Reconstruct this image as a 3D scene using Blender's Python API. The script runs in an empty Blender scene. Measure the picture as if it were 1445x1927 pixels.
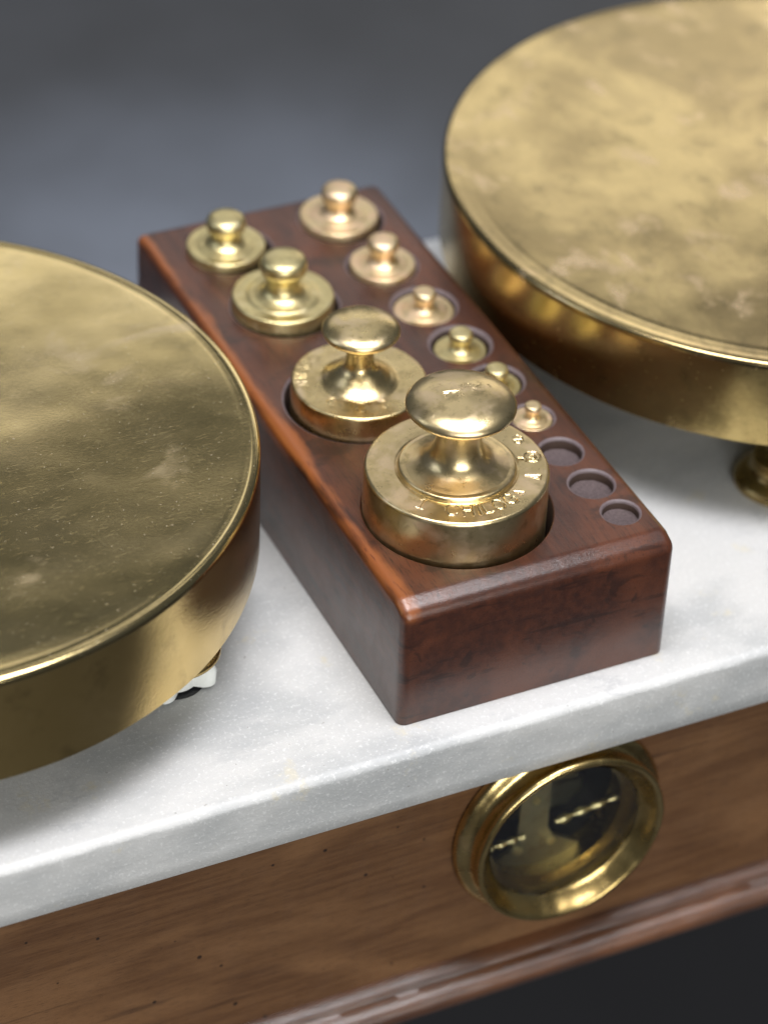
import bpy, bmesh, math, random
from mathutils import Vector, Matrix, noise
random.seed(4)
S = 0.01                      # every length below is written in centimetres
sc = bpy.context.scene
col = sc.collection

# ---------------------------------------------------------------- camera
cam = bpy.data.cameras.new('camera'); co = bpy.data.objects.new('camera', cam); col.objects.link(co)
CR = Vector((0.90651748, -0.4204216, 0.03836318)); CU = Vector((0.23252106, 0.57307052, 0.78582704))
CF = Vector((0.35236347, 0.7034457, -0.61725532)); CP = Vector((-28.63642267, -55.62219561, 56.66258144))
m = Matrix.Identity(4)
for i in range(3):
    m[i][0] = CR[i]; m[i][1] = CU[i]; m[i][2] = -CF[i]; m[i][3] = CP[i]*S
co.matrix_world = m
cam.sensor_fit = 'VERTICAL'; cam.sensor_height = 36; cam.lens = 5703.45/1927*36
cam.clip_start = .02; cam.clip_end = 60
cam.dof.use_dof = True
cam.dof.focus_distance = (Vector((2.6, 1.6, 5.0))-CP).dot(CF)*S
cam.dof.aperture_fstop = 7.2
cam.dof.aperture_blades = 0
sc.camera = co

# ---------------------------------------------------------------- light
w = bpy.data.worlds.new('World'); sc.world = w; w.use_nodes = True
bg = w.node_tree.nodes['Background']
bg.inputs[0].default_value = (.80, .88, 1.0, 1); bg.inputs[1].default_value = .10
def lamp(name, loc, target, sx, sy, power, color):
    l = bpy.data.lights.new(name, 'AREA'); l.shape = 'RECTANGLE'; l.size = sx*S; l.size_y = sy*S
    l.energy = power; l.color = color
    o = bpy.data.objects.new(name, l); col.objects.link(o); o.location = Vector(loc)*S
    o.rotation_euler = (Vector(target)-Vector(loc)).to_track_quat('-Z', 'Y').to_euler()
    return o
lamp('key_softbox', (5, -40, 150), (5, 6, 0), 150, 110, 4, (1, .975, .95))
lamp('overhead_strip', (0, -12, 130), (5, 4, 0), 80, 42, 22, (.98, .97, 1))
lamp('front_softbox', (-30, -190, 75), (8, 0, 0), 120, 80, 31, (1, .995, .96))
lamp('back_softbox', (170, 178, 82), (15, 12, 0), 80, 60, 2.6, (1, .91, .78))
lamp('back_panel', (56, 150, 86), (12, 12, 0), 120, 42, 1.9, (1, .97, .92))  # added panel, gives the brass pans something bright to reflect
lamp('upper_panel', (50, 130, 180), (12, 12, 0), 110, 30, 1.3, (1, .98, .95))  # second added panel, higher up, for reflections in the dented pans
lamp('left_softbox', (-150, 60, 120), (0, 10, 0), 60, 80, 3.5, (.80, .88, 1))
sp = bpy.data.lights.new('added_table_spot', 'SPOT'); sp.energy = 30; sp.spot_size = math.radians(40); sp.spot_blend = 1; sp.shadow_soft_size = .03; sp.color = (.82, .88, 1)  # added spot without a known source, pools light on the table behind the scale
spo = bpy.data.objects.new('added_table_spot', sp); col.objects.link(spo); spo.location = (.11, .40, .45)
spo.rotation_euler = (Vector((.10, .375, -.12))-spo.location).to_track_quat('-Z', 'Y').to_euler()
sc.view_settings.view_transform = 'Standard'; sc.view_settings.look = 'None'
sc.view_settings.exposure = 0.0; sc.view_settings.gamma = 1
sc.view_settings.use_curve_mapping = False

# ---------------------------------------------------------------- helpers
def tag(o, label=None, cat=None, group=None, kind=None):
    if label: o['label'] = label
    if cat: o['category'] = cat
    if group: o['group'] = group
    if kind: o['kind'] = kind
    return o
def empty(name, loc=(0, 0, 0), rz=0):
    o = bpy.data.objects.new(name, None); col.objects.link(o); o.empty_display_size = .01
    o.location = Vector(loc)*S; o.rotation_euler = (0, 0, rz); return o
def obj(name, bm, mat, parent=None, loc=(0, 0, 0), angle=35):
    me = bpy.data.meshes.new(name)
    for v in bm.verts: v.co *= S
    bmesh.ops.recalc_face_normals(bm, faces=bm.faces)
    a = math.radians(angle)
    for f in bm.faces: f.smooth = True
    for e in bm.edges:
        if len(e.link_faces) == 2 and e.calc_face_angle(0) > a: e.smooth = False
    bm.to_mesh(me); bm.free(); me.materials.append(mat)
    o = bpy.data.objects.new(name, me); col.objects.link(o); o.location = Vector(loc)*S
    if parent: o.parent = parent
    return o
def chaikin(p, n=2):
    for _ in range(n):
        q = [p[0]]
        for a, b in zip(p, p[1:]):
            q.append((a[0]*.75+b[0]*.25, a[1]*.75+b[1]*.25)); q.append((a[0]*.25+b[0]*.75, a[1]*.25+b[1]*.75))
        q.append(p[-1]); p = q
    return p
def lathe(prof, seg=96, disp=None, bm=None, frame=None):
    """revolve (r,z); r==0 ends closed; disp(x,y,z)->dz"""
    bm = bm or bmesh.new(); rings = []
    frame = frame or (lambda x, y, z: (x, y, z))
    for r, z in prof:
        if r < 1e-6:
            d = disp(0, 0, z) if disp else 0
            rings.append([bm.verts.new(frame(0, 0, z+d))])
        else:
            ring = []
            for i in range(seg):
                a = 2*math.pi*i/seg; x, y = r*math.cos(a), r*math.sin(a)
                ring.append(bm.verts.new(frame(x, y, z+(disp(x, y, z) if disp else 0))))
            rings.append(ring)
    for A, B in zip(rings, rings[1:]):
        n = max(len(A), len(B))
        for i in range(n):
            j = (i+1) % n
            if len(A) == 1 and len(B) == 1: continue
            if len(A) == 1: bm.faces.new((A[0], B[i], B[j]))
            elif len(B) == 1: bm.faces.new((A[i], A[j], B[0]))
            else: bm.faces.new((A[i], A[j], B[j], B[i]))
    return bm
def box(x0, x1, y0, y1, z0, z1, bm=None):
    bm = bm or bmesh.new()
    v = [bm.verts.new((x, y, z)) for x in (x0, x1) for y in (y0, y1) for z in (z0, z1)]
    for q in ((0, 1, 3, 2), (4, 6, 7, 5), (0, 4, 5, 1), (2, 3, 7, 6), (0, 2, 6, 4), (1, 5, 7, 3)):
        bm.faces.new([v[i] for i in q])
    bmesh.ops.recalc_face_normals(bm, faces=bm.faces)
    return bm
def bevel(bm, test, wd, seg=4):
    es = [e for e in bm.edges if test((e.verts[0].co+e.verts[1].co)/2, (e.verts[1].co-e.verts[0].co).normalized())]
    bmesh.ops.bevel(bm, geom=es, offset=wd, segments=seg, profile=.5, affect='EDGES', clamp_overlap=True)
def cut(bm, cutter):
    """exact boolean difference, returns a new bmesh"""
    bmesh.ops.recalc_face_normals(bm, faces=bm.faces); bmesh.ops.recalc_face_normals(cutter, faces=cutter.faces)
    ms = []
    for b in (bm, cutter):
        me = bpy.data.meshes.new('tmp'); b.to_mesh(me); b.free(); o = bpy.data.objects.new('tmp', me); col.objects.link(o); ms.append(o)
    md = ms[0].modifiers.new('b', 'BOOLEAN'); md.operation = 'DIFFERENCE'; md.object = ms[1]; md.solver = 'EXACT'
    dg = bpy.context.evaluated_depsgraph_get(); dg.update()
    me = bpy.data.meshes.new_from_object(ms[0].evaluated_get(dg))
    out = bmesh.new(); out.from_mesh(me); bpy.data.meshes.remove(me)
    for o in ms:
        d = o.data; bpy.data.objects.remove(o); bpy.data.meshes.remove(d)
    return out

# ---------------------------------------------------------------- materials
class NT:
    def __init__(s, name):
        s.m = bpy.data.materials.new(name); s.m.use_nodes = True; s.t = s.m.node_tree; s.p = s.t.nodes['Principled BSDF']
        s.tc = s.t.nodes.new('ShaderNodeTexCoord')
    def n(s, typ, ins={}, **kw):
        k = s.t.nodes.new('ShaderNode'+typ)
        for a, b in kw.items(): setattr(k, a, b)
        for a, b in ins.items(): s.set(k.inputs[a], b)
        return k
    def set(s, inp, v):
        if isinstance(v, bpy.types.NodeSocket): s.t.links.new(v, inp)
        else: inp.default_value = v
    def co(s, scale=(1, 1, 1), loc=(0, 0, 0), rot=(0, 0, 0)):   # object coordinates in cm
        k = s.n('Mapping', {'Vector': s.tc.outputs['Object'], 'Location': loc, 'Rotation': rot, 'Scale': tuple(100*a for a in scale)})
        return k.outputs[0]
    def noise(s, vec, scale, detail=4, rough=.55, dist=0):
        return s.n('TexNoise', {'Vector': vec, 'Scale': scale, 'Detail': detail, 'Roughness': rough, 'Distortion': dist}).outputs['Fac']
    def ramp(s, f, a, b, c0=0., c1=1.):
        return s.n('MapRange', {'Value': f, 'From Min': a, 'From Max': b, 'To Min': c0, 'To Max': c1}, interpolation_type='SMOOTHSTEP').outputs[0]
    def mix(s, f, a, b, mode='MIX'):
        k = s.t.nodes.new('ShaderNodeMix'); k.data_type = 'RGBA'; k.blend_type = mode
        s.set(k.inputs[0], f); s.set(k.inputs[6], a if not isinstance(a, tuple) else (*a, 1)); s.set(k.inputs[7], b if not isinstance(b, tuple) else (*b, 1))
        return k.outputs[2]
    def math(s, op, a, b=0.):
        k = s.t.nodes.new('ShaderNodeMath'); k.operation = op; s.set(k.inputs[0], a); s.set(k.inputs[1], b); return k.outputs[0]
    def bump(s, h, strength, dist, prev=None):
        k = s.n('Bump', {'Height': h, 'Strength': strength, 'Distance': dist*S})
        if prev is not None: s.set(k.inputs['Normal'], prev)
        return k.outputs[0]
    def fin(s, **kw):
        names = dict(color='Base Color', metal='Metallic', rough='Roughness', normal='Normal', coat='Coat Weight', coatr='Coat Roughness',
                     coatn='Coat Normal', trans='Transmission Weight', ior='IOR', spec='Specular IOR Level', sss='Subsurface Weight', aniso='Anisotropic')
        for k, v in kw.items():
            if isinstance(v, tuple): v = (*v, 1)
            s.set(s.p.inputs[names[k]], v)
        return s.m

def brass(name, c1, c2, c3=(.80, .55, .36), rough=.28, spread=.14, scale=1., blotch=(.62, .72), speck=.0, bumpa=.35, stretch=(1, 1, 1), dark=(.16, .12, .05), dk=.45, sdk=.55, fb=.4):
    t = NT(name); v = t.co(); vs = t.co(stretch)
    big = t.noise(vs, .32*scale, 5, .6, .2); mid = t.noise(vs, 1.4*scale, 6, .62, .1); fine = t.noise(v, 9, 5, .7); f2 = t.noise(v, 34, 3, .7)
    c = t.mix(t.ramp(big, .38, .62), c1, c2)
    c = t.mix(t.math('MULTIPLY', t.ramp(mid, .52, .72), dk), c, dark)
    bl = t.ramp(t.noise(t.co(stretch, (3.1, 7.7, 1)), .75*scale, 4, .6, .35), *blotch)
    c = t.mix(t.math('MULTIPLY', bl, .75), c, c3)
    sp = t.ramp(fine, .64, .70); c = t.mix(t.math('MULTIPLY', sp, speck), c, c3)
    sd = t.ramp(t.noise(v, 16, 4, .7), .64, .72); c = t.mix(t.math('MULTIPLY', sd, sdk), c, dark)
    r = t.math('ADD', rough-spread*.5, t.math('MULTIPLY', mid, spread))
    r = t.math('ADD', r, t.math('MULTIPLY', bl, .10)); r = t.math('ADD', r, t.math('MULTIPLY', sp, .12*speck+.05))
    # hairline scratches: very stretched noise in two directions
    s1 = t.ramp(t.noise(t.co((.35, 9, 3), rot=(0, 0, .5)), 5, 3, .6), .66, .72); s2 = t.ramp(t.noise(t.co((8, .4, 3), rot=(0, 0, -.3)), 5, 3, .6), .67, .73)
    sc_ = t.math('ADD', s1, s2)
    b = t.bump(t.noise(v, .35*scale, 2, .45), .5, bumpa); b = t.bump(t.noise(v, 1.7*scale, 2, .5), .3, .06*bumpa, b); b = t.bump(fine, fb, .012, b); b = t.bump(f2, .75*fb, .004, b); b = t.bump(sc_, .12, -.004, b)
    return t.fin(color=c, metal=1., rough=r, normal=b)

B_kilo = brass('brass_kilo', (.77, .61, .33), (.69, .54, .28), (.82, .64, .42), .29, .14, 1.6, (.46, .68), .35, .10)
B_half = brass('brass_half', (.78, .62, .32), (.68, .53, .26), (.80, .64, .42), .28, .14, 1.8, (.5, .7), .3, .10)
B_yell = brass('brass_yellow', (.80, .69, .36), (.68, .57, .29), (.86, .75, .46), .37, .14, 2.5, (.55, .7), .2, .08)
B_pink = brass('brass_copper_toned', (.86, .70, .43), (.78, .61, .35), (.90, .66, .46), .40, .12, 3, (.45, .62), .3, .06)
B_panl = brass('brass_left_pan', (.75, .60, .31), (.63, .50, .24), (.80, .64, .40), .15, .09, .45, (.58, .74), 1., .05, (1, 1.6, 1), (.30, .24, .12), dk=.22, sdk=.1, fb=.10)
B_panr = brass('brass_right_pan', (.62, .48, .23), (.38, .29, .14), (.84, .64, .40), .19, .14, .8, (.57, .72), .5, .07, (1, .7, 1), (.20, .16, .08), dk=.4, sdk=.12, fb=.10)
B_pside = brass('brass_wall', (.72, .53, .22), (.62, .45, .17), (.72, .54, .26), .14, .10, .6, (.66, .8), .15, .08)
B_psider = brass('brass_right_wall', (.70, .53, .22), (.60, .44, .17), (.76, .59, .28), .22, .12, .7, (.6, .75), .3, .15)
B_ring = brass('brass_dial_ring', (.66, .50, .22), (.50, .36, .14), (.62, .45, .22), .26, .12, 1.4, (.6, .75), .1, .25)
B_old = brass('brass_tarnished', (.46, .42, .27), (.38, .35, .23), (.45, .36, .22), .45, .12, 2, (.6, .8), .2, .06)

def wood(name, grain, light, dark, deep, rough, coat, axis='y', edge=None, pores=.5, worm=0., gs=1., bumpk=1., coatr=.12):
    t = NT(name)
    st = {'y': (1, .09, 1), 'x': (.055, 1, 1)}[axis]
    v = t.co(st); v3 = t.co()
    g = t.noise(v, 3.2*gs, 7 if not edge else 3, .62, .3); fib = t.noise(v, 22*gs, 4, .65); big = t.noise(t.co(tuple(.4 if a == 1 else .12 for a in st)), 1.2, 3, .5, .6)
    c = t.mix(t.ramp(g, .35, .66), dark, grain); c = t.mix(t.ramp(big, .42, .68), c, light)
    c = t.mix(t.math('MULTIPLY', t.ramp(fib, .50, .72), pores), c, deep)
    streak = t.ramp(t.noise(t.co(tuple(a*.55 for a in st), (5, 3, 2)), 2.2, 3, .5, .8), .63, .70); c = t.mix(t.math('MULTIPLY', streak, .55), c, deep)
    if edge:
        xs_ = t.ramp(t.noise(t.co((.16, .3, 1.1), (3, 1, 6)), 2.4, 5, .6, .4), .58, .66); c = t.mix(t.math('MULTIPLY', xs_, .6), c, deep)
    if worm:
        d = t.n('TexVoronoi', {'Vector': v3, 'Scale': 1.0, 'Randomness': 1.}).outputs['Distance']
        wm = t.ramp(t.math('ADD', d, t.math('MULTIPLY', t.noise(v3, .5, 2), .14)), .115, .15, 1, 0); c = t.mix(t.math('MULTIPLY', wm, worm), c, (.010, .005, .003))
    if edge:
        c = edge(t, c, v3)
    r = t.math('ADD', rough, t.math('MULTIPLY', t.ramp(t.noise(v3, 1.3, 4), .4, .7), .12))
    b = t.bump(fib, .35*bumpk, .01); b = t.bump(g, .2*bumpk, .02, b); b = t.bump(t.noise(v3, 14, 4, .7), .25*bumpk, .008, b)
    cn = t.bump(t.noise(v3, 12, 5, .75), .6*bumpk, .012); cn = t.bump(t.noise(v3, .9, 2), .3, .05, cn); cn = t.bump(fib, .2*bumpk, .006, cn)
    return t.fin(color=c, rough=r, normal=b, coat=coat, coatr=coatr, coatn=cn)

BW, BL, BH = 8.41, 20.03, 4.20
def block_edge(t, c, v3):
    x = t.n('SeparateXYZ', {0: v3}); nz = t.noise(t.co((1, .25, 1)), 1.1, 4, .6)
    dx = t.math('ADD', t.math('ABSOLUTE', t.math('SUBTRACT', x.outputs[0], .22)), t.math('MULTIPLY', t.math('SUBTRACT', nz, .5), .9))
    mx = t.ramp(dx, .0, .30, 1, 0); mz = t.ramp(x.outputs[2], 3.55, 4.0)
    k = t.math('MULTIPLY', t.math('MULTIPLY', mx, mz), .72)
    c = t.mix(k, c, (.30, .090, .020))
    st = t.ramp(t.noise(t.co((2.2, .35, 2.2)), 3.6, 4, .6), .60, .68)
    c = t.mix(t.math('MULTIPLY', t.math('MULTIPLY', st, k), .8), c, (.07, .015, .006))
    # dusty worn specks in the varnish
    du = t.ramp(t.noise(v3, 11, 5, .75), .70, .80); return t.mix(t.math('MULTIPLY', du, .35), c, (.42, .36, .36))
W_block = wood('mahogany_varnished', (.062, .018, .0078), (.095, .028, .011), (.038, .011, .0055), (.012, .0045, .003), .50, .7, 'y', block_edge, .75, coatr=.13, bumpk=1.4)
W_block.node_tree.nodes['Principled BSDF'].inputs['Specular IOR Level'].default_value = .2
W_block.node_tree.nodes['Principled BSDF'].inputs['Coat IOR'].default_value = 1.6
W_case = wood('walnut_case', (.150, .072, .029), (.20, .10, .042), (.105, .047, .018), (.045, .020, .009), .50, .10, 'x', None, .8, .9, gs=1.9, coatr=.35)
W_mould = wood('walnut_moulding', (.10, .042, .020), (.15, .062, .028), (.045, .018, .010), (.015, .007, .005), .30, 1., 'x', None, .8, .5, bumpk=2.2, coatr=.10)

def marble():
    t = NT('white_marble'); v = t.co()
    big = t.noise(t.co((.6, 1, 1), rot=(0, 0, .4)), .22, 5, .6, .3); vein = t.noise(t.co((.5, 1.2, 1), rot=(0, 0, -.5)), .5, 7, .62, .25)
    grain = t.noise(v, 26, 4, .7); g2 = t.noise(v, 9, 4, .7)
    c = t.mix(t.ramp(big, .42, .62), (.58, .58, .57), (.43, .44, .44))
    vv = t.math('SUBTRACT', 1., t.ramp(t.math('ABSOLUTE', t.math('SUBTRACT', vein, .52)), .0, .035)); vm = t.ramp(t.noise(v, .25, 3), .48, .66)
    c = t.mix(t.math('MULTIPLY', t.math('MULTIPLY', vv, vm), .42), c, (.38, .39, .40))
    c = t.mix(t.math('MULTIPLY', t.ramp(grain, .52, .70), .42), c, (.45, .46, .47))
    c = t.mix(t.math('MULTIPLY', t.ramp(g2, .54, .66), .40), c, (.86, .865, .86)); c = t.mix(t.math('MULTIPLY', t.ramp(t.noise(t.co(loc=(9, 1, 4)), 11, 3, .7), .54, .66), .38), c, (.50, .51, .52))
    # yellowish stains, mostly small
    st = t.ramp(t.noise(t.co(loc=(2, 5, 1)), .62, 6, .7), .60, .70); c = t.mix(t.math('MULTIPLY', st, .45), c, (.62, .56, .40))
    pk = t.ramp(t.noise(v, 4.5, 2, .5), .735, .755); c = t.mix(t.math('MULTIPLY', pk, .6), c, (.16, .14, .12))
    b = t.bump(grain, .6, .012); b = t.bump(g2, .6, .02, b); b = t.bump(t.noise(v, 2.2, 4), .3, .03, b)
    t.p.inputs['Subsurface Radius'].default_value = (.004, .004, .004); t.p.inputs['Subsurface Scale'].default_value = 1
    return t.fin(color=c, rough=t.math('ADD', .36, t.math('MULTIPLY', grain, .2)), normal=b, sss=.15)
M_marble = marble()
def plain(name, color, rough=.5, metal=0., nz=.25, sc_=3., spec=.5, bmp=.02):
    t = NT(name); n = t.noise(t.co(), sc_, 5, .6); c = t.mix(t.math('MULTIPLY', t.ramp(n, .3, .7), nz), color, tuple(a*.45 for a in color))
    return t.fin(color=c, rough=rough, metal=metal, spec=spec, normal=t.bump(n, .3, bmp))
M_black = plain('blackened_housing', (.012, .013, .016), .5)
M_felt = plain('dusty_hole_floor', (.13, .10, .10), .95, nz=.6, sc_=14, spec=.1, bmp=.05)
M_white = plain('white_enamel', (.78, .80, .77), .35, nz=.08)
M_table = plain('dark_table', (.042, .046, .054), .45, nz=.55, sc_=.09, bmp=.0)
M_wall = plain('floor_grey', (.085, .085, .095), .8, nz=.3, sc_=.03, bmp=.0)
def glass():
    t = NT('dial_glass'); v = t.co(); return t.fin(color=(.93, .96, .95), rough=.04, trans=1., ior=1.45, normal=t.bump(t.noise(v, .8, 3), .2, .02))
M_glass = glass()

# ---------------------------------------------------------------- setting
TZ = -12.0
tb = bmesh.new()
box(-190, 230, 6, 300, TZ-3, TZ, tb); bevel(tb, lambda c_, d_: True, .4, 3)
tag(obj('table', tb, M_table), kind='structure')
wl = bmesh.new(); pts = [(-500, TZ-70), (600, TZ-70)]
ra = [wl.verts.new((-500, y, z)) for y, z in pts]; rb = [wl.verts.new((500, y, z)) for y, z in pts]
for i in range(len(pts)-1): wl.faces.new((ra[i], rb[i], rb[i+1], ra[i+1]))
tag(obj('floor', wl, M_wall), kind='structure')

# ---------------------------------------------------------------- the scale
scale = tag(empty('counter_scale', (5.25, 10.6, TZ)), 'antique counter scale, wooden case with white marble top and round brass dial window', 'scale')
PX = (-5.25, -10.6, -TZ)                     # undo the parent's offset
YS, YB, TH = -1.10, 22.3, 2.08
def chip(bm, amp, f):
    for v in bm.verts:
        v.co += noise.noise_vector(v.co*f)*amp
mb = bmesh.new()
# slab with a finely divided rounded front arris so that it can be uneven
prof = []
for k in range(9):
    a = math.pi/2*k/8; prof.append((YS+.34-.34*math.sin(math.pi/2-a) if False else YS+.34-.34*math.cos(math.pi/2-a)*1.0, -.30+.30*math.sin(math.pi/2-a)))
front = [(YS, -TH+.06), (YS, -TH*.66), (YS, -.55)] + list(reversed([(YS+.27*(1-math.cos(t_)), -.25+.25*math.sin(t_)) for t_ in [math.pi/2*(8-k)/8 for k in range(9)]][::1]))[::-1]
sec = [(YB, -TH), (YS+.06, -TH), (YS, -TH+.06), (YS, -1.6), (YS, -1.3), (YS, -1.0), (YS, -.75), (YS, -.5)] + [(YS+.27*(1-math.cos(t_)), -.25+.25*math.sin(t_)) for t_ in [math.pi/2*k/8 for k in range(9)]] + [(YS+1.2, 0), (YS+3, 0), (YB-.3, 0), (YB, -.3)]
NX = 420; X0, X1 = -20., 30.5
rings = []
for i in range(NX+1):
    x = X0+(X1-X0)*i/NX; row = []
    for j, (y, z) in enumerate(sec):
        am = .016 if 3 <= j <= 13 else 0
        n = noise.noise(Vector((x*1.1, y*2, z*2)))*am*1.2+noise.noise(Vector((x*5, y*5, z*5)))*am*.8
        row.append(mb.verts.new((x, y+(n if j != 14 else 0), z+(n*.6 if j > 4 else 0)*(0 if j >= 15 else 1))))
    rings.append(row)
for A, B in zip(rings, rings[1:]):
    for j in range(len(sec)):
        k = (j+1) % len(sec); mb.faces.new((A[j], A[k], B[k], B[j]))
mb.faces.new(rings[0]); mb.faces.new(rings[-1])
obj('marble_top', mb, M_marble, scale, PX, 50)

YW = -.12; CXD, CZD = 5.25, -5.27
cb = box(-18, 28.5, YW, YB-.7, -11.2, -TH-.01)
fr = lambda x, y, z: (CXD+x, z, CZD+y)       # lathe axis along world y
cyl = lathe([(0, YW-1), (2.75, YW-1), (2.75, 6), (0, 6)], 96, frame=fr)
case = obj('wooden_case', cut(cb, cyl), W_case, scale, PX)
# moulding swept along the front and both ends
mp = [(0, -9.95), (-.20, -9.98), (-.30, -10.10), (-.34, -10.16), (-.55, -10.17), (-.78, -10.26), (-.93, -10.45), (-.95, -10.66), (-.86, -10.86), (-.70, -10.97), (-.55, -11.0), (0.02, -11.0)]
mp = [(a-.22 if -.99 < a < -.1 else a, z) for a, z in mp]
mm = bmesh.new(); path = [((-18, YB-.7), (-1, 0)), ((-18, YW), (-1, -1))] 
xs = [-18+46.5*i/200 for i in range(1, 200)]
st = [((-18, YB-.7), (-1, 0)), ((-18, YW), (-1, 1))]+[((x, YW), (0, 1)) for x in xs]+[((28.5, YW), (1, 1)), ((28.5, YB-.7), (1, 0))]
rr = []
for (px, py), (dx, dy) in st:
    row = []
    for o_, z in mp:
        o_ = -o_; nn = noise.noise(Vector((px*.9, o_*3, z*3)))*.022+noise.noise(Vector((px*2.5, o_*3, z*3)))*.008
        if o_ < .05: nn = 0; o_ -= .03
        row.append(mm.verts.new((px+dx*(o_+nn), py-dy*(o_+nn), z+nn*.5)))
    rr.append(row)
for A, B in zip(rr, rr[1:]):
    for j in range(len(mp)-1): mm.faces.new((A[j], A[j+1], B[j+1], B[j]))
obj('moulding', mm, W_mould, scale, PX, 50)
obj('plinth', box(-17, 27.5, 6.6, YB-1.6, TZ+.002, -11.19), M_black, scale, PX)

# dial ring, seen on the case front
rp = chaikin([(2.2, .0), (3.30, -.02), (3.38, -.08), (3.37, -.26), (3.22, -.38), (3.02, -.46), (2.94, -.62), (2.95, -.82), (3.05, -.94), (3.08, -1.06), (3.02, -1.16), (2.90, -1.17), (2.83, -1.08), (2.70, -.86), (2.55, -.66), (2.46, -.60), (2.42, -.54), (2.42, 1.0)], 2)
def wob(x, y, z):
    a = math.atan2(y, x); return .02*noise.noise(Vector((x*.9, y*.9, 3)))*(1 if z < -.1 else 0)
def frr(x, y, z):
    a = math.atan2(y, x); k = 1+(.010*noise.noise(Vector((math.cos(a)*2.2, math.sin(a)*2.2, z)))+.006*noise.noise(Vector((math.cos(a)*7, math.sin(a)*7, z))))*(1 if z < -.3 else 0)
    return (CXD+x*k, YW+z-.004, CZD+y*k)
ring = obj('dial_ring', lathe(rp, 160, wob, frame=frr), B_ring, scale, PX)
obj('glass_pane', lathe([(0, -.66), (2.44, -.66), (2.44, -.56), (0, -.56)], 96, frame=lambda x, y, z: (CXD+x, YW+z, CZD+y)), M_glass, ring)
obj('housing', lathe([(2.70, .05), (2.70, 3.8), (0, 3.8), (0, 3.9), (2.74, 3.9), (2.74, .05), (2.70, .05)], 96, frame=lambda x, y, z: (CXD+x, YW+z, CZD+y)), M_black, scale, PX, 30)
# balance frame behind the glass: an upright plate with flared foot
fb = bmesh.new(); yf = .55
out = [(-.52, 2.6), (-.52, -.6), (-.60, -1.2), (-.85, -1.6), (-1.5, -2.0), (-1.9, -2.7), (1.9, -2.7), (1.5, -1.95), (1.0, -1.6), (.62, -1.35), (.45, -.9), (.43, 2.6)]
ox, oz = 4.98, CZD-.05
A = [fb.verts.new((ox+a, yf, oz+b)) for a, b in out]; B = [fb.verts.new((ox+a, yf+.14, oz+b)) for a, b in out]
fb.faces.new(A); fb.faces.new(B[::-1])
for i in range(len(out)):
    j = (i+1) % len(out); fb.faces.new((A[i], A[j], B[j], B[i]))
frame_ = obj('balance_frame', fb, B_old, scale, PX)
for sx, sz, r in ((-.02, .28, .13), (.60, -1.55, .15), (-.50, -1.60, .15)):
    obj('screw', lathe(chaikin([(0, -.10), (r*.8, -.09), (r, -.03), (r, .02)], 1), 24, frame=lambda x, y, z: (ox+sx+x, yf+z, oz+sz+y)), B_yell, frame_)
# two pointer beams with beaded turned ends
def beam(x0, x1, z0, slope, y):
    pr = [(0, 0)]; n = 46
    L = x1-x0
    for i in range(n+1):
        u = i/n; r = .06+.085*abs(math.sin(u*math.pi*3.5))**1.3*(1-.3*u); pr.append((r, L*u))
    pr.append((0, L))
    return lathe(pr, 20, frame=lambda a, b, z: (x0+z, y+a, z0+b+slope*z))
obj('pointer', beam(5.55, 7.6, oz-.62, .13, .35), B_yell, scale, PX)
obj('pointer', beam(3.2, 4.5, oz-.95, .08, .35), B_yell, scale, PX)
obj('backplate', box(3.0, 7.5, 2.2, 2.3, oz-2.0, oz-1.1), B_old, scale, PX)
obj('backplate', box(6.1, 6.9, 1.6, 1.7, oz-.3, oz+2.3), B_old, scale, PX)

# pan supports that come up through the marble
def support(cx, cy, top, white):
    cl = obj('support_collar', lathe(chaikin([(0, .0), (1.45, .0), (1.50, .06), (1.48, .20), (1.30, .34), (1.05, .42), (.9, .62), (.92, .86), (1.02, .96), (.9, 1.04), (.5, 1.08), (.42, 1.3), (.42, top), (0, top)] if not white else
        [(.3, .95), (1.05, .95), (1.28, 1.0), (1.36, 1.12), (1.30, 1.24), (1.1, 1.28), (.95, 1.22), (.6, 1.3), (.45, 1.6), (.42, top), (0, top)], 2), 64), B_ring, scale, (cx+PX[0], cy+PX[1], .006+PX[2]))
    if white:
        obj('socket', lathe([(0, .012), (.86, .012), (.9, .004), (.9, -.002)], 48), M_black, cl)
        wb = bmesh.new(); n = 96; lo = []; hi = []; mid_ = []; c_l = wb.verts.new((0, 0, .10)); c_h = wb.verts.new((0, 0, .86))
        for i in range(n):
            a = 2*math.pi*i/n; r = .72+.50*max(0, math.cos(4*(a+.62)))**.7
            lo.append(wb.verts.new((r*math.cos(a), r*math.sin(a), .10))); mid_.append(wb.verts.new((r*1.02*math.cos(a), r*1.02*math.sin(a), .55))); hi.append(wb.verts.new((r*.9*math.cos(a), r*.9*math.sin(a), .86)))
        for i in range(n):
            j = (i+1) % n
            wb.faces.new((lo[i], lo[j], mid_[j], mid_[i])); wb.faces.new((mid_[i], mid_[j], hi[j], hi[i])); wb.faces.new((c_h, hi[i], hi[j])); wb.faces.new((c_l, lo[j], lo[i]))
        obj('cross_piece', wb, M_white, cl)
support(-5.0, 4.28, 2.6, True)
support(15.75, 5.75, 3.3, False)

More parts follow.
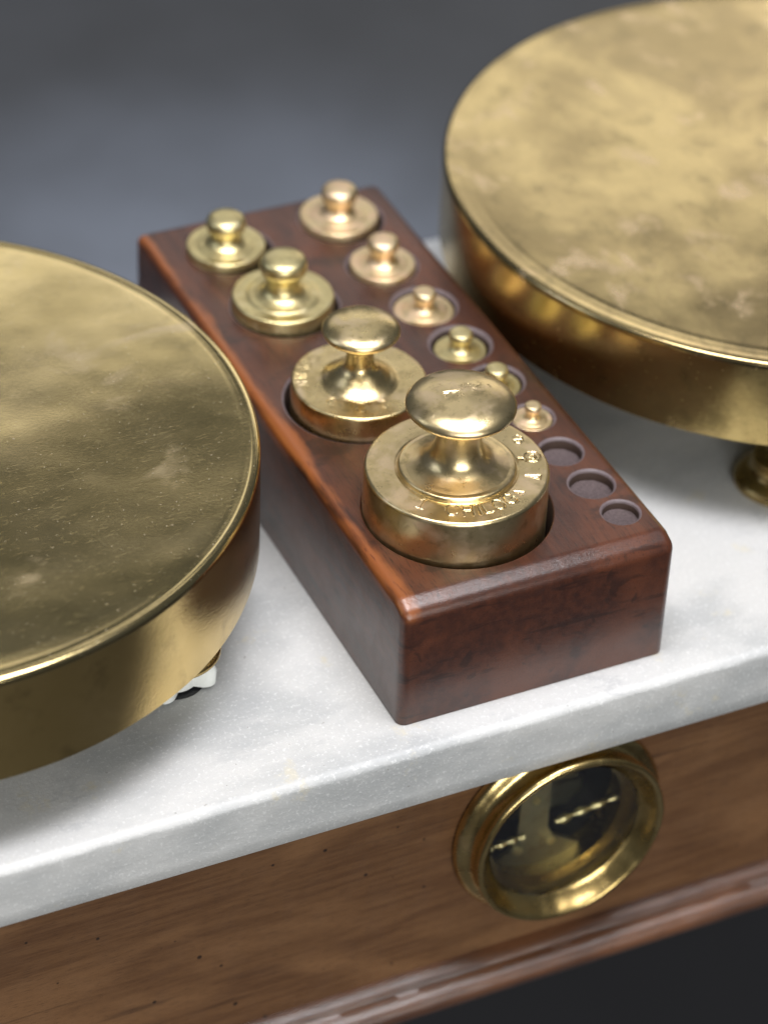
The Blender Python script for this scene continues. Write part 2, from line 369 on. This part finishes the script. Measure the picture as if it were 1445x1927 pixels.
# ---------------------------------------------------------------- pans
def pan(cx, cy, ztop, R, h, mt, label, seed, rimw):
    root = tag(empty('scale_pan', (cx, cy, ztop-h)), label, 'scale pan', 'brass pans of the scale')
    off = Vector((seed*13.7, seed*5.1, 0))
    def d(x, y, z):
        r = math.hypot(x, y); k = min(1, max(0, (R+.3-r)/1.2))
        p = Vector((x, y, 0))*.16+off
        return (noise.noise(p)*(.10 if seed == 1 else .07)+noise.noise(p*2.7)*.006+noise.noise(p*7)*.0025)*(.25+.75*k)
    top = [(0, h-.02)]+[(R*i/60, h-.02) for i in range(1, int(60*(1-rimw/R)))]
    g = .005 if rimw > .8 else .002
    top += [(R-rimw, h-.02), (R-rimw*.9, h-.02-g), (R-rimw*.80, h-.02-g*1.2), (R-rimw*.66, h-.02), (R-rimw*.5, h-.018-g*.5), (R-.26, h-.004), (R-.17, h), (R-.08, h-.025), (R-.02, h-.09), (R, h-.22)]
    obj('plate', lathe(chaikin(top, 1), 300, d), mt, root)
    def dr(x, y, z):
        return d(x*.999, y*.999, h) if z > h-.5 else 0
    side = [(R, h-.215), (R, h-.5)]+[(R+.0*i, (h-.5)-(h-.5)*i/10) for i in range(1, 10)]+[(R, .06), (R-.05, .0), (R-.14, .02), (R-.2, .25), (R-.22, h-.55)]
    def dent(x, y, z):
        a = math.atan2(y, x)
        return 0
    bm = lathe(side, 300, dr)
    for v in bm.verts:
        r = math.hypot(v.co.x, v.co.y); a = math.atan2(v.co.y, v.co.x)
        if v.co.z < h-.25:
            k = 1+noise.noise(Vector((math.cos(a)*2.4, math.sin(a)*2.4, v.co.z*.25+seed)))*.0035
            v.co.x *= k; v.co.y *= k
    obj('side_wall', bm, B_pside if seed == 1 else B_psider, root)
    obj('underside', lathe([(0, h-.45), (R-.2, h-.45)], 100), B_old, root)
    obj('spider', box(-R+.4, R-.4, -.5, .5, h-.75, h-.5, box(-.5, .5, -R+.4, R-.4, h-.72, h-.52)), B_old, root)
    return root
pan(-11.55, 10.25, 6.0, 10.75, 3.4, B_panl, 'round brass scale pan at the left edge, smooth olive-gold top with fine scratches', 1, .5)
pan(19.92, 13.22, 6.2, 11.27, 2.95, B_panr, 'round brass scale pan at the upper right, top mottled with pinkish polished patches', 5, .85)

# ---------------------------------------------------------------- weight block
holes = [  # x, y, rim radius, chamfer, depth
    (3.30, 3.56, 2.74, .04, 2.7), (2.84, 9.34, 2.22, .08, 2.3), (2.80, 14.55, 1.73, .08, 1.6), (2.45, 18.02, 1.38, .07, 1.25),
    (6.40, 18.40, 1.41, .08, 1.2), (6.50, 15.50, 1.17, .10, .9), (6.76, 12.98, 1.06, .10, .75), (6.90, 10.74, 1.0, .12, .70), (7.04, 8.62, .90, .10, .62),
    (7.23, 6.60, .70, .10, .55), (7.23, 4.81, .70, .08, .42), (7.34, 3.12, .71, .08, .40), (7.49, 1.65, .60, .08, .34)]
bb_ = box(0, BW, 0, BL, 0, BH)
bevel(bb_, lambda c_, d_: abs(d_.z) > .9 or c_.z > BH-1e-4, .27, 6)
for yy in (.40, .47, .53, .58, .62, .68):
    bmesh.ops.bisect_plane(bb_, geom=bb_.verts[:]+bb_.edges[:]+bb_.faces[:], plane_co=(0, yy, 0), plane_no=(0, 1, 0))
for v in bb_.verts:
    if v.co.y < .68 and v.co.z > BH-.5:
        t_ = .68-v.co.y; v.co.z -= (.42*t_*t_/.36 if t_ < .18 else .42*(t_-.09))*min(1, (v.co.z-BH+.5)/.2)
bevel(bb_, lambda c_, d_: abs(c_.z) < 1e-4 and abs(d_.z) < .1, .12, 3)
ct = bmesh.new()
for x, y, r, ch, dp in holes:
    lathe([(0, BH-dp), (r-ch, BH-dp), (r-ch, BH-ch*1.1), (r-ch*.7, BH-ch*.45), (r, BH), (r+.005, BH+.4), (0, BH+.4)], 96, bm=ct, frame=lambda a, b, z: (x+a, y+b, z))
block = tag(empty('weight_block', (0, 0, .003)), 'long reddish mahogany block with round holes holding brass weights, on the marble top', 'weight block')
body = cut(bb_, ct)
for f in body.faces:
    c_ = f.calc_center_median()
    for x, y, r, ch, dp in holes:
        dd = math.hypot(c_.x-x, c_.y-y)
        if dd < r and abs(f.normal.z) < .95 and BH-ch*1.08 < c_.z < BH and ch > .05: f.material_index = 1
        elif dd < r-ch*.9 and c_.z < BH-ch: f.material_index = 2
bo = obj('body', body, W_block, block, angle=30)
bo.data.materials.append(plain('lit_hole_rim', (.15, .115, .12), .55, nz=.5, sc_=9, bmp=.03)); bo.data.materials.append(plain('raw_hole_wood', (.045, .024, .016), .8))  # paler rim colour stands in for light caught on the chamfers
for x, y, r, ch, dp in holes[-3:]:
    obj('hole_lining', lathe([(0, BH-dp+.02), (r-ch-.06, BH-dp+.015), (r-ch-.004, BH-dp+.05)], 48, lambda a, b, z: noise.noise(Vector((a*9, b*9, x)))*.02), M_felt, block, (x, y, 0))

# ---------------------------------------------------------------- stamped marks: strokes cut into the metal
G = {'1': [[(-.18, .25), (.05, .5), (.05, -.5)], [(-.2, -.5), (.25, -.5)]],
     'C': [[(.3, .3), (.15, .48), (-.1, .48), (-.3, .2), (-.3, -.2), (-.1, -.48), (.15, -.48), (.3, -.3)]],
     'H': [[(-.28, .5), (-.28, -.5)], [(.28, .5), (.28, -.5)], [(-.28, 0), (.28, 0)]],
     'I': [[(0, .5), (0, -.5)]], 'L': [[(-.22, .5), (-.22, -.5), (.25, -.5)]],
     'O': [[(.34*math.cos(a*math.pi/6), .5*math.sin(a*math.pi/6)) for a in range(13)]],
     'G': [[(.3, .32), (.12, .5), (-.12, .48), (-.32, .2), (-.32, -.2), (-.12, -.48), (.15, -.48), (.3, -.3), (.3, -.02), (.08, -.02)]],
     'A': [[(-.3, -.5), (0, .5), (.3, -.5)], [(-.18, -.12), (.18, -.12)]],
     'V': [[(-.5, .22), (.5, .0), (-.5, -.22), (-.5, .22)], [(-.4, .1), (.3, .0)]],
     'Q': [[(.5*math.cos(a*math.pi/6), .5*math.sin(a*math.pi/6)) for a in range(13)], [(.2, .1), (-.05, .25), (-.22, .0), (-.05, -.22), (.2, -.12)]],
     'e': [[(-.3, .0), (.3, .05), (.25, .4), (-.1, .5), (-.38, .2), (-.38, -.25), (-.05, -.5), (.3, -.35)]],
     'w': [[(-.45, .3), (-.3, -.3), (-.1, .15), (.1, -.3), (.3, .15), (.42, -.3)], [(-.4, -.42), (.4, -.42)]],
     '5': [[(.28, .5), (-.25, .5), (-.28, .05), (.1, .1), (.3, -.2), (.1, -.5), (-.28, -.42)]],
     'M': [[(-.32, -.5), (-.3, .5), (0, -.1), (.3, .5), (.32, -.5)]]}
def strokes(items):
    """items: glyph, radius, angle(deg), size, twist(deg)"""
    segs = []
    for g, r, a, s, tw in items:
        th = math.radians(a); cx, cy = r*math.cos(th), r*math.sin(th)
        up = th+math.pi+math.radians(tw)          # glyph up points to the axis
        ux, uy = math.cos(up), math.sin(up); rx, ry = uy, -ux
        for pl in G[g]:
            q = [(cx+s*(px*rx+py*ux), cy+s*(px*ry+py*uy)) for px, py in pl]
            segs += list(zip(q, q[1:]))
    return segs
def groove(segs, wd, dp):
    cell = {}
    cs = .12
    for s in segs:
        (ax, ay), (bx, by) = s
        for i in range(int((min(ax, bx)-.1)//cs), int((max(ax, bx)+.1)//cs)+1):
            for j in range(int((min(ay, by)-.1)//cs), int((max(ay, by)+.1)//cs)+1):
                cell.setdefault((i, j), []).append(s)
    def f(x, y):
        best = 9
        for (ax, ay), (bx, by) in cell.get((int(x//cs), int(y//cs)), ()):
            dx, dy = bx-ax, by-ay; L = dx*dx+dy*dy or 1e-9
            u = max(0, min(1, ((x-ax)*dx+(y-ay)*dy)/L)); d_ = math.hypot(x-ax-u*dx, y-ay-u*dy); best = min(best, d_)
        if best > wd*2.4: return 0
        if best < wd: return -dp*(1-(best/wd)**2)+dp*.0
        return dp*.45*math.sin(math.pi*(best-wd)/(wd*1.4))
    return f

def weight(x, y, z, k, mt, label, body, neck, seg=128, gf=None, gr=(0, 0), kf=None, rot=0):
    """body, neck: (r,z) profiles in cm, plate at z=0; k = name of the plate"""
    root = tag(empty('brass_weight', (x, y, BH+.003+z+body[0][1])), label, 'weight', 'brass weights in the wooden block')
    off = -body[0][1]; body = [(0, body[0][1])]+body
    pb = chaikin(body, 1)
    sg = seg
    if gf:
        q = []
        for a, b in zip(pb, pb[1:]):
            q.append(a)
            if abs(a[1]-b[1]) < .02 and min(a[0], b[0]) < gr[1] and max(a[0], b[0]) > gr[0] and abs(a[1]) < .05:
                n = max(1, int(abs(a[0]-b[0])/.014))
                for i in range(1, n): q.append((a[0]+(b[0]-a[0])*i/n, a[1]+(b[1]-a[1])*i/n))
        q.append(pb[-1]); pb = q; sg = 900
    sd = x*3.3+y
    def d(a, b, zz):
        e = noise.noise(Vector((a*1.3+sd, b*1.3, zz)))*.010*min(1, body[2][0]/2.)
        if gf and abs(zz) < .05:
            r = math.hypot(a, b)
            if gr[0] < r < gr[1]: e += gf(a, b)
        return e
    obj('body', lathe(pb, sg, d), mt, root, (0, 0, off))
    pn = chaikin(neck, 2)
    def dk(a, b, zz):
        e = noise.noise(Vector((a*1.6+sd, b*1.6, zz)))*.012
        if kf and zz > neck[-1][1]-.25: e += kf(a, b)
        return e
    if kf:
        q = []
        for a, b in zip(pn, pn[1:]):
            q.append(a); n = max(1, int(math.dist(a, b)/.03))
            if a[1] > neck[-1][1]-.3:
                for i in range(1, n): q.append((a[0]+(b[0]-a[0])*i/n, a[1]+(b[1]-a[1])*i/n))
        q.append(pn[-1]); pn = q
    obj('knob', lathe(pn, 360 if kf else 96, dk), mt, root, (0, 0, off))
    root.rotation_euler[2] = rot
    return root

kg_marks = strokes([('1', 1.98, -145, .44, 8), ('C', 1.96, -120, .50, 0), ('H', 1.98, -107.5, .46, 0), ('I', 2.0, -98.5, .44, 0), ('L', 1.98, -92, .44, 0), ('O', 2.0, -81, .44, 0),
                    ('G', 2.0, -69, .44, 0), ('A', 2.0, -58, .26, 10), ('V', 2.12, -34, .42, 90), ('Q', 2.20, -10, .46, 80), ('w', 1.86, -13, .26, 80), ('e', 2.2, 13, .36, 60)])
knob_marks = []
rs = random.Random(11)
for i in range(40):                       # worn crest punched in the knob's top
    a, b = rs.gauss(-.02, .26), rs.gauss(.08, .11)
    t0 = rs.uniform(0, 6.3); L = rs.uniform(.02, .065)
    p = [(a, b)]
    for s_ in range(2):
        t0 += rs.uniform(-.9, .9); p.append((p[-1][0]+L*math.cos(t0), p[-1][1]+L*math.sin(t0)))
    knob_marks += list(zip(p, p[1:]))
weight(3.24, 3.63, 1.43, 'kilo', B_kilo, 'largest brass weight, stamped on its top plate, nearest the front of the block',
       [(2.58, -4.05), (2.60, -4.0), (2.60, -.16), (2.585, -.06), (2.53, -.006), (2.45, 0), (1.76, 0), (1.71, -.03), (1.67, -.03), (1.66, .03), (1.64, .10), (1.58, .125), (1.4, .13), (1.0, .14)],
       [(1.56, .10), (1.45, .135), (1.25, .19), (1.0, .29), (.79, .48), (.675, .78), (.62, 1.12), (.61, 1.42), (.67, 1.70), (.82, 1.85), (1.15, 1.90), (1.42, 1.97), (1.54, 2.08), (1.54, 2.20), (1.42, 2.33), (1.15, 2.46), (.8, 2.54), (.45, 2.59), (.2, 2.605), (0, 2.605)],
       gf=groove(kg_marks, .020, .018), gr=(1.66, 2.48), kf=groove(knob_marks, .02, .014))
m5 = strokes([('O', 1.42, -112, .44, 0), ('C', 1.42, -85, .36, 0), ('e', 1.4, -148, .36, 0), ('C', 1.72, 172, .36, 0), ('H', 1.72, 160, .38, 0), ('I', 1.72, 151, .38, 0), ('L', 1.72, 143, .38, 0), ('O', 1.72, 132, .38, 0), ('G', 1.72, 119, .38, 0)])
weight(2.84, 9.26, .78, 'half', B_half, 'second largest brass weight, just behind the largest one, with a wide domed knob',
       [(1.98, -3.0), (2.0, -2.95), (2.0, -.12), (1.985, -.04), (1.94, 0), (1.88, 0), (1.18, 0), (1.14, .02), (1.08, .04), (.8, .06)],
       [(1.12, .02), (1.0, .09), (.90, .14), (.80, .22), (.66, .34), (.58, .40), (.52, .46), (.43, .60), (.405, .85), (.41, 1.15), (.46, 1.34), (.62, 1.42), (.85, 1.50), (1.06, 1.60), (1.15, 1.72), (1.12, 1.83), (.95, 1.95), (.65, 2.04), (.3, 2.08), (0, 2.085)],
       gf=groove(m5, .022, .010), gr=(1.15, 1.92))
def small(x, y, z, r, mt, label, kr, kz, flat=0., h=None, kh=.16):
    h = h or r*1.5; s = r/1.5
    nk = kr*.66; kh = kh*1.22
    weight(x, y, z, '', mt, label,
           [(r*.99, -h), (r, -h+.03), (r, -.08*s), (r*.985, -.02*s), (r*.95, 0), (r*.90, -.012*s), (r*.72, -.02*s), (r*.68, .02*s), (r*.62, .035*s), (r*.4, .04*s)],
           [(r*.60, .02*s), (r*.52, .06*s), (nk*1.35, .12*s), (nk*1.05, kz*.30), (nk, kz*.55), (nk*1.08, kz-kh*1.25), (kr*.85, kz-kh*.9), (kr, kz-kh*.35), (kr, kz+kh*.3), (kr*.88, kz+kh*.8), (kr*.5, kz+kh*(1.05-flat*.2)), (0, kz+kh*(1.1-flat*.25))], 80)
small(2.75, 14.64, .41, 1.57, B_yell, 'third largest brass weight, yellow, third from the front in the left row', .73, 1.05, kh=.28)
small(2.31, 18.12, .24, 1.24, B_yell, 'yellow brass weight in the far left corner of the block', .62, .74, kh=.24)
small(6.36, 18.50, .18, 1.26, B_pink, 'brass weight with broad knob in the far right corner of the block', .58, .74, kh=.22)
small(6.50, 15.48, .15, 1.03, B_pink, 'pinkish brass weight second from the back in the right row', .50, .67, kh=.18)
small(6.72, 12.92, -.08, .94, B_pink, 'pinkish brass weight with a small knob, third from the back in the right row', .36, .54, 1, kh=.16)
small(6.86, 10.66, -.12, .80, B_yell, 'brass weight with a flat button, fourth from the back in the right row', .37, .50, 1, kh=.15)
small(7.03, 8.58, -.10, .74, B_yell, 'small brass weight half hidden behind the knob of the largest weight', .35, .48, 1, kh=.15)
small(7.22, 6.60, -.04, .60, B_pink, 'smallest brass weight, next to the three empty holes', .25, .40, 1, kh=.11)
